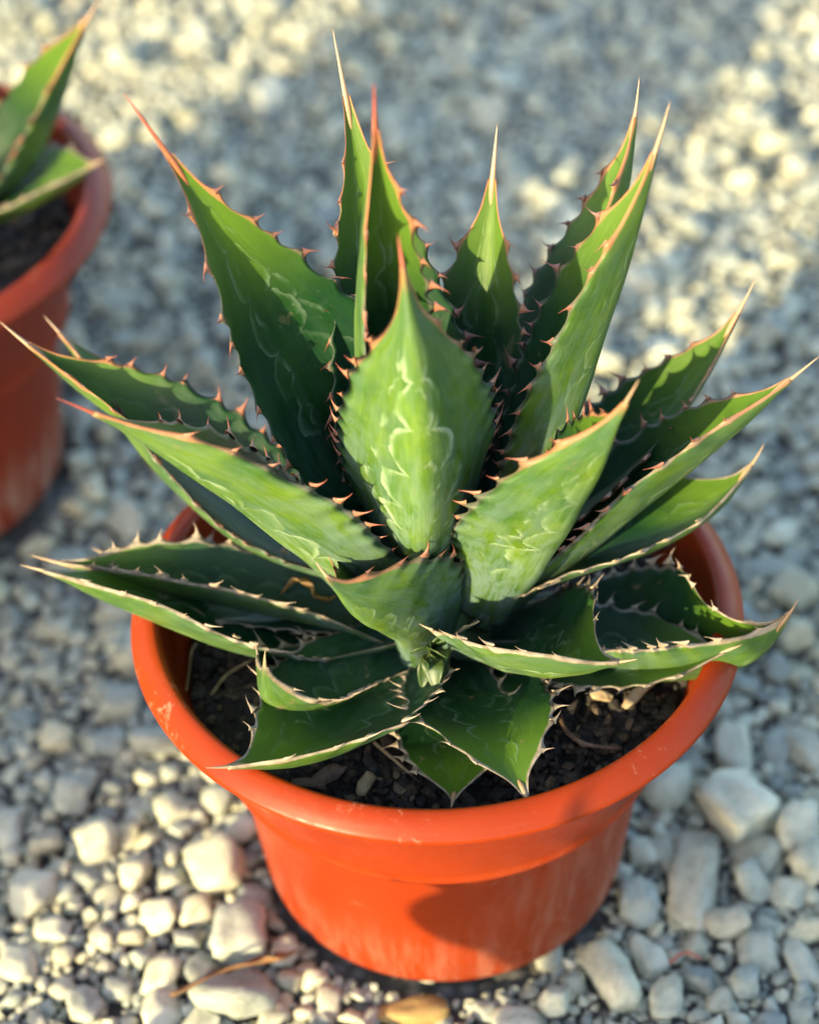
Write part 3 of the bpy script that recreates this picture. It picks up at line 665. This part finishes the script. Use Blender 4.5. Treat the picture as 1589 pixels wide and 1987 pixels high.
def smooth_prof3(pts, sub=5):
    P = np.array(pts, float); out = []
    for i in range(len(P)-1):
        p0 = P[max(i-1, 0)]; p1 = P[i]; p2 = P[i+1]; p3 = P[min(i+2, len(P)-1)]
        for s in np.linspace(0, 1, sub, endpoint=False):
            out.append(.5*(2*p1+(p2-p0)*s+(2*p0-5*p1+4*p2-p3)*s*s+(3*p1-p0-3*p2+p3)*s**3))
    out.append(P[-1]); return out
def blade(name, pts, widths, side, mat, parent=None, cup=.3, thick=.0006, wav=0., seed=0):
    """thin curled leaf: pts midrib, side = vector across, with real thickness"""
    P = np.array(smooth_prof3(pts, 6)); n = len(P); Wd = np.interp(np.linspace(0, 1, n), np.linspace(0, 1, len(widths)), widths); V, F = [], []; rg = np.random.default_rng(seed)
    ph = rg.uniform(0, 6.28, 3); side = np.array(side, float); nv = 7; up_ = []
    for lay in (0, 1):
        for i in range(n):
            t = P[min(i+1, n-1)]-P[max(i-1, 0)]; t /= np.linalg.norm(t)+1e-9; s = side-t*(side@t); s /= np.linalg.norm(s); nn = np.cross(t, s); nn *= np.sign(nn[2]) or 1
            for k in range(nv):
                v = -1+2*k/(nv-1); V.append(P[i]+Wd[i]*(v*s+cup*v*v*nn+wav*math.sin(i*.9+ph[0]+v*2)*nn*abs(v))-nn*thick*lay)
    o = n*nv
    for i in range(n-1):
        for k in range(nv-1):
            a = i*nv+k; F.append((a, a+1, a+nv+1, a+nv)); F.append((o+a, o+a+nv, o+a+nv+1, o+a+1))
    rim = [i*nv for i in range(n)]+[(n-1)*nv+k for k in range(1, nv)]+[i*nv+nv-1 for i in range(n-2, -1, -1)]+[k for k in range(nv-2, 0, -1)]
    for a, b in zip(rim, rim[1:]+rim[:1]): F.append((a, b, b+o, a+o))
    me = mesh_np(name, V, F, mat); bm = bmesh.new(); bm.from_mesh(me); bmesh.ops.recalc_face_normals(bm, faces=bm.faces); bm.to_mesh(me); bm.free()
    return link(name, me, parent)
# weed seedling growing between the leaves
wy = -.041
wc = on_y(838, 1262, wy)
weed = bpy.data.objects.new('weed_seedling', None); COL.objects.link(weed); weed.location = wc; tag(weed, 'small green weed seedling sprouting at the foot of the agave', 'weed')
tube('stem', [(0, .016, -.026), (0, .006, -.010), (.0005, -.001, 0)], [.0008, .0007, .0006], M_WEED, 6, weed)
for (px, py, w_, dy) in ((905, 1238, .0042, -.001), (868, 1228, .004, .003), (832, 1300, .0058, -.008), (868, 1275, .0045, -.010), (845, 1338, .0045, -.013), (818, 1335, .0036, -.010), (795, 1268, .003, -.004)):
    tip = on_y(px, py, wy+dy)-wc; mid = tip*.55+np.array((0, -.001, .0025))
    blade('leaf', [(0, 0, 0), tip*.25+np.array((0, 0, .001)), mid, tip], [.0004, w_*.45, w_, w_*.85, .0003], (tip[2]+.003, .003, -tip[0]+.001) if abs(tip[0]) < .006 else (0, -.6, .8), M_WEED, weed, .25, .0005, .06, int(px))
# withered scraps caught among the leaves
def scrap(label, pix, y, widths, side, mat, cat='dry leaf', name='dry_leaf', cup=.5, wav=.3, zl=None):
    pts = [on_y(px, py, y+dy) for px, py, dy in pix]
    o = blade(name, pts, widths, side, mat, None, cup, .0005, wav, int(pix[0][0])); return tag(o, label, cat)
scrap('curled yellow withered scrap lying between two left-hand agave leaves', [(545, 1152, 0), (575, 1128, .002), (600, 1138, 0), (612, 1158, -.002), (636, 1160, -.001)], -.0005, [.0004, .0030, .0028, .0012, .0005], (0, -.8, .6), M_YEL)
scrap('shrivelled straw coloured bloom remains behind the pale upturned leaf', [(640, 1085, 0), (672, 1078, .001), (700, 1090, 0), (712, 1080, .002)], -.028, [.0006, .0030, .0042, .0008], (0, -.7, .7), M_STRAW, 'dry flower', 'dry_flower')
scrap('brown shrivelled scrap beside the weed seedling', [(880, 1232, 0), (905, 1218, .002), (930, 1205, .003)], -.044, [.0006, .0016, .0004], (0, -.7, .7), M_STRAW)
scrap('orange brown shred under the curled yellow scrap', [(610, 1150, 0), (630, 1166, 0), (652, 1156, .002)], -.0005, [.0005, .0018, .0004], (0, -.7, .7), M_YEL)
def soil_pt(px, py, dz=.003): return on_z(px, py, SOIL_Z+dz)
def twig(label, pix, r, mat, cat='twig', name='twig'):
    pts = [soil_pt(px, py, dz) for px, py, dz in pix]; o = tube(name, pts, [r, r*.9, r*.6], mat); return tag(o, label, cat)
twig('thin pale dry stalk lying on the soil near the curled yellow-edged leaf', [(382, 1248, .008), (372, 1265, .006), (368, 1300, .004), (362, 1340, .002)], .0006, M_STRAW, 'stalk', 'dry_stalk')
twig('greenish dry stem crossing the soil under the left-hand leaves', [(410, 1350, .002), (440, 1310, .003), (490, 1280, .005)], .0008, M_STRAW, 'stalk', 'dry_stalk')
twig('dark wiry root curving over the soil by the broad front leaf', [(1085, 1385, .002), (1100, 1420, .005), (1140, 1445, .005), (1205, 1452, .003)], .0011, M_TWIG, 'root', 'root')
twig('straight pale twig leaning from the small front leaf', [(725, 1440, .010), (760, 1470, .007), (800, 1505, .003)], .0008, M_STRAW)
twig('brown dry stalk leaning on the far inside wall of the whole pot', [(1200, 1085, .006), (1290, 1060, .010), (1345, 1010, .018)], .0014, M_TWIG, 'stalk', 'dry_stalk')
def chip(label, px, py, ln, wd, rz, mat, dz=.004):
    p = soil_pt(px, py, dz); V = ROCK[2][int(px) % NVAR]*np.array((ln, wd, .0014)); o = link('wood_chip', mesh_np('wood_chip', V, ICO[2][1], mat, False)); o.location = p
    o.rotation_euler = (.25, -.2, rz); return tag(o, label, 'wood chip')
chip('long pale wood chip on the soil below the broad right-hand leaf', 1238, 1345, .0085, .0032, .75, M_WOOD)
chip('short tan wood chip next to the long pale chip', 1165, 1350, .0058, .0030, -.5, M_WOOD)
chip('dark flat bark chip on the soil in front of the small leaf', 640, 1500, .0085, .0042, .2, M_TWIG)
chip('grey crumbly bark chip between the small leaf and the pot rim', 710, 1520, .0052, .0036, 1.0, M_STRAW)
chip('slender bark chip against the front wall of the pot', 600, 1520, .0075, .0026, -.35, M_TWIG)
# dry brown leaf on the gravel
pts = [on_z(px, py, GZ+dz) for px, py, dz in ((335, 1932, .020), (370, 1915, .022), (430, 1885, .022), (500, 1868, .020), (540, 1862, .020), (575, 1845, .018))]
tag(blade('dry_leaf', pts, [.0022, .0016, .0013, .0026, .0038, .0005], (.2, -.6, .6), M_DRY, None, .6, .0006, .25, 4), 'slender brown dry leaf lying across the gravel against the pot', 'dry leaf')
pts = [on_z(px, py, GZ+dz) for px, py, dz in ((1298, 1868, .014), (1330, 1848, .017), (1360, 1862, .016))]
tag(tube('twig', pts, [.0008, .0007, .0004], mat_plain('red_twig', (.30, .09, .06), (.18, .06, .045), 200)), 'thin reddish twig lying on the gravel beside the pot', 'twig')
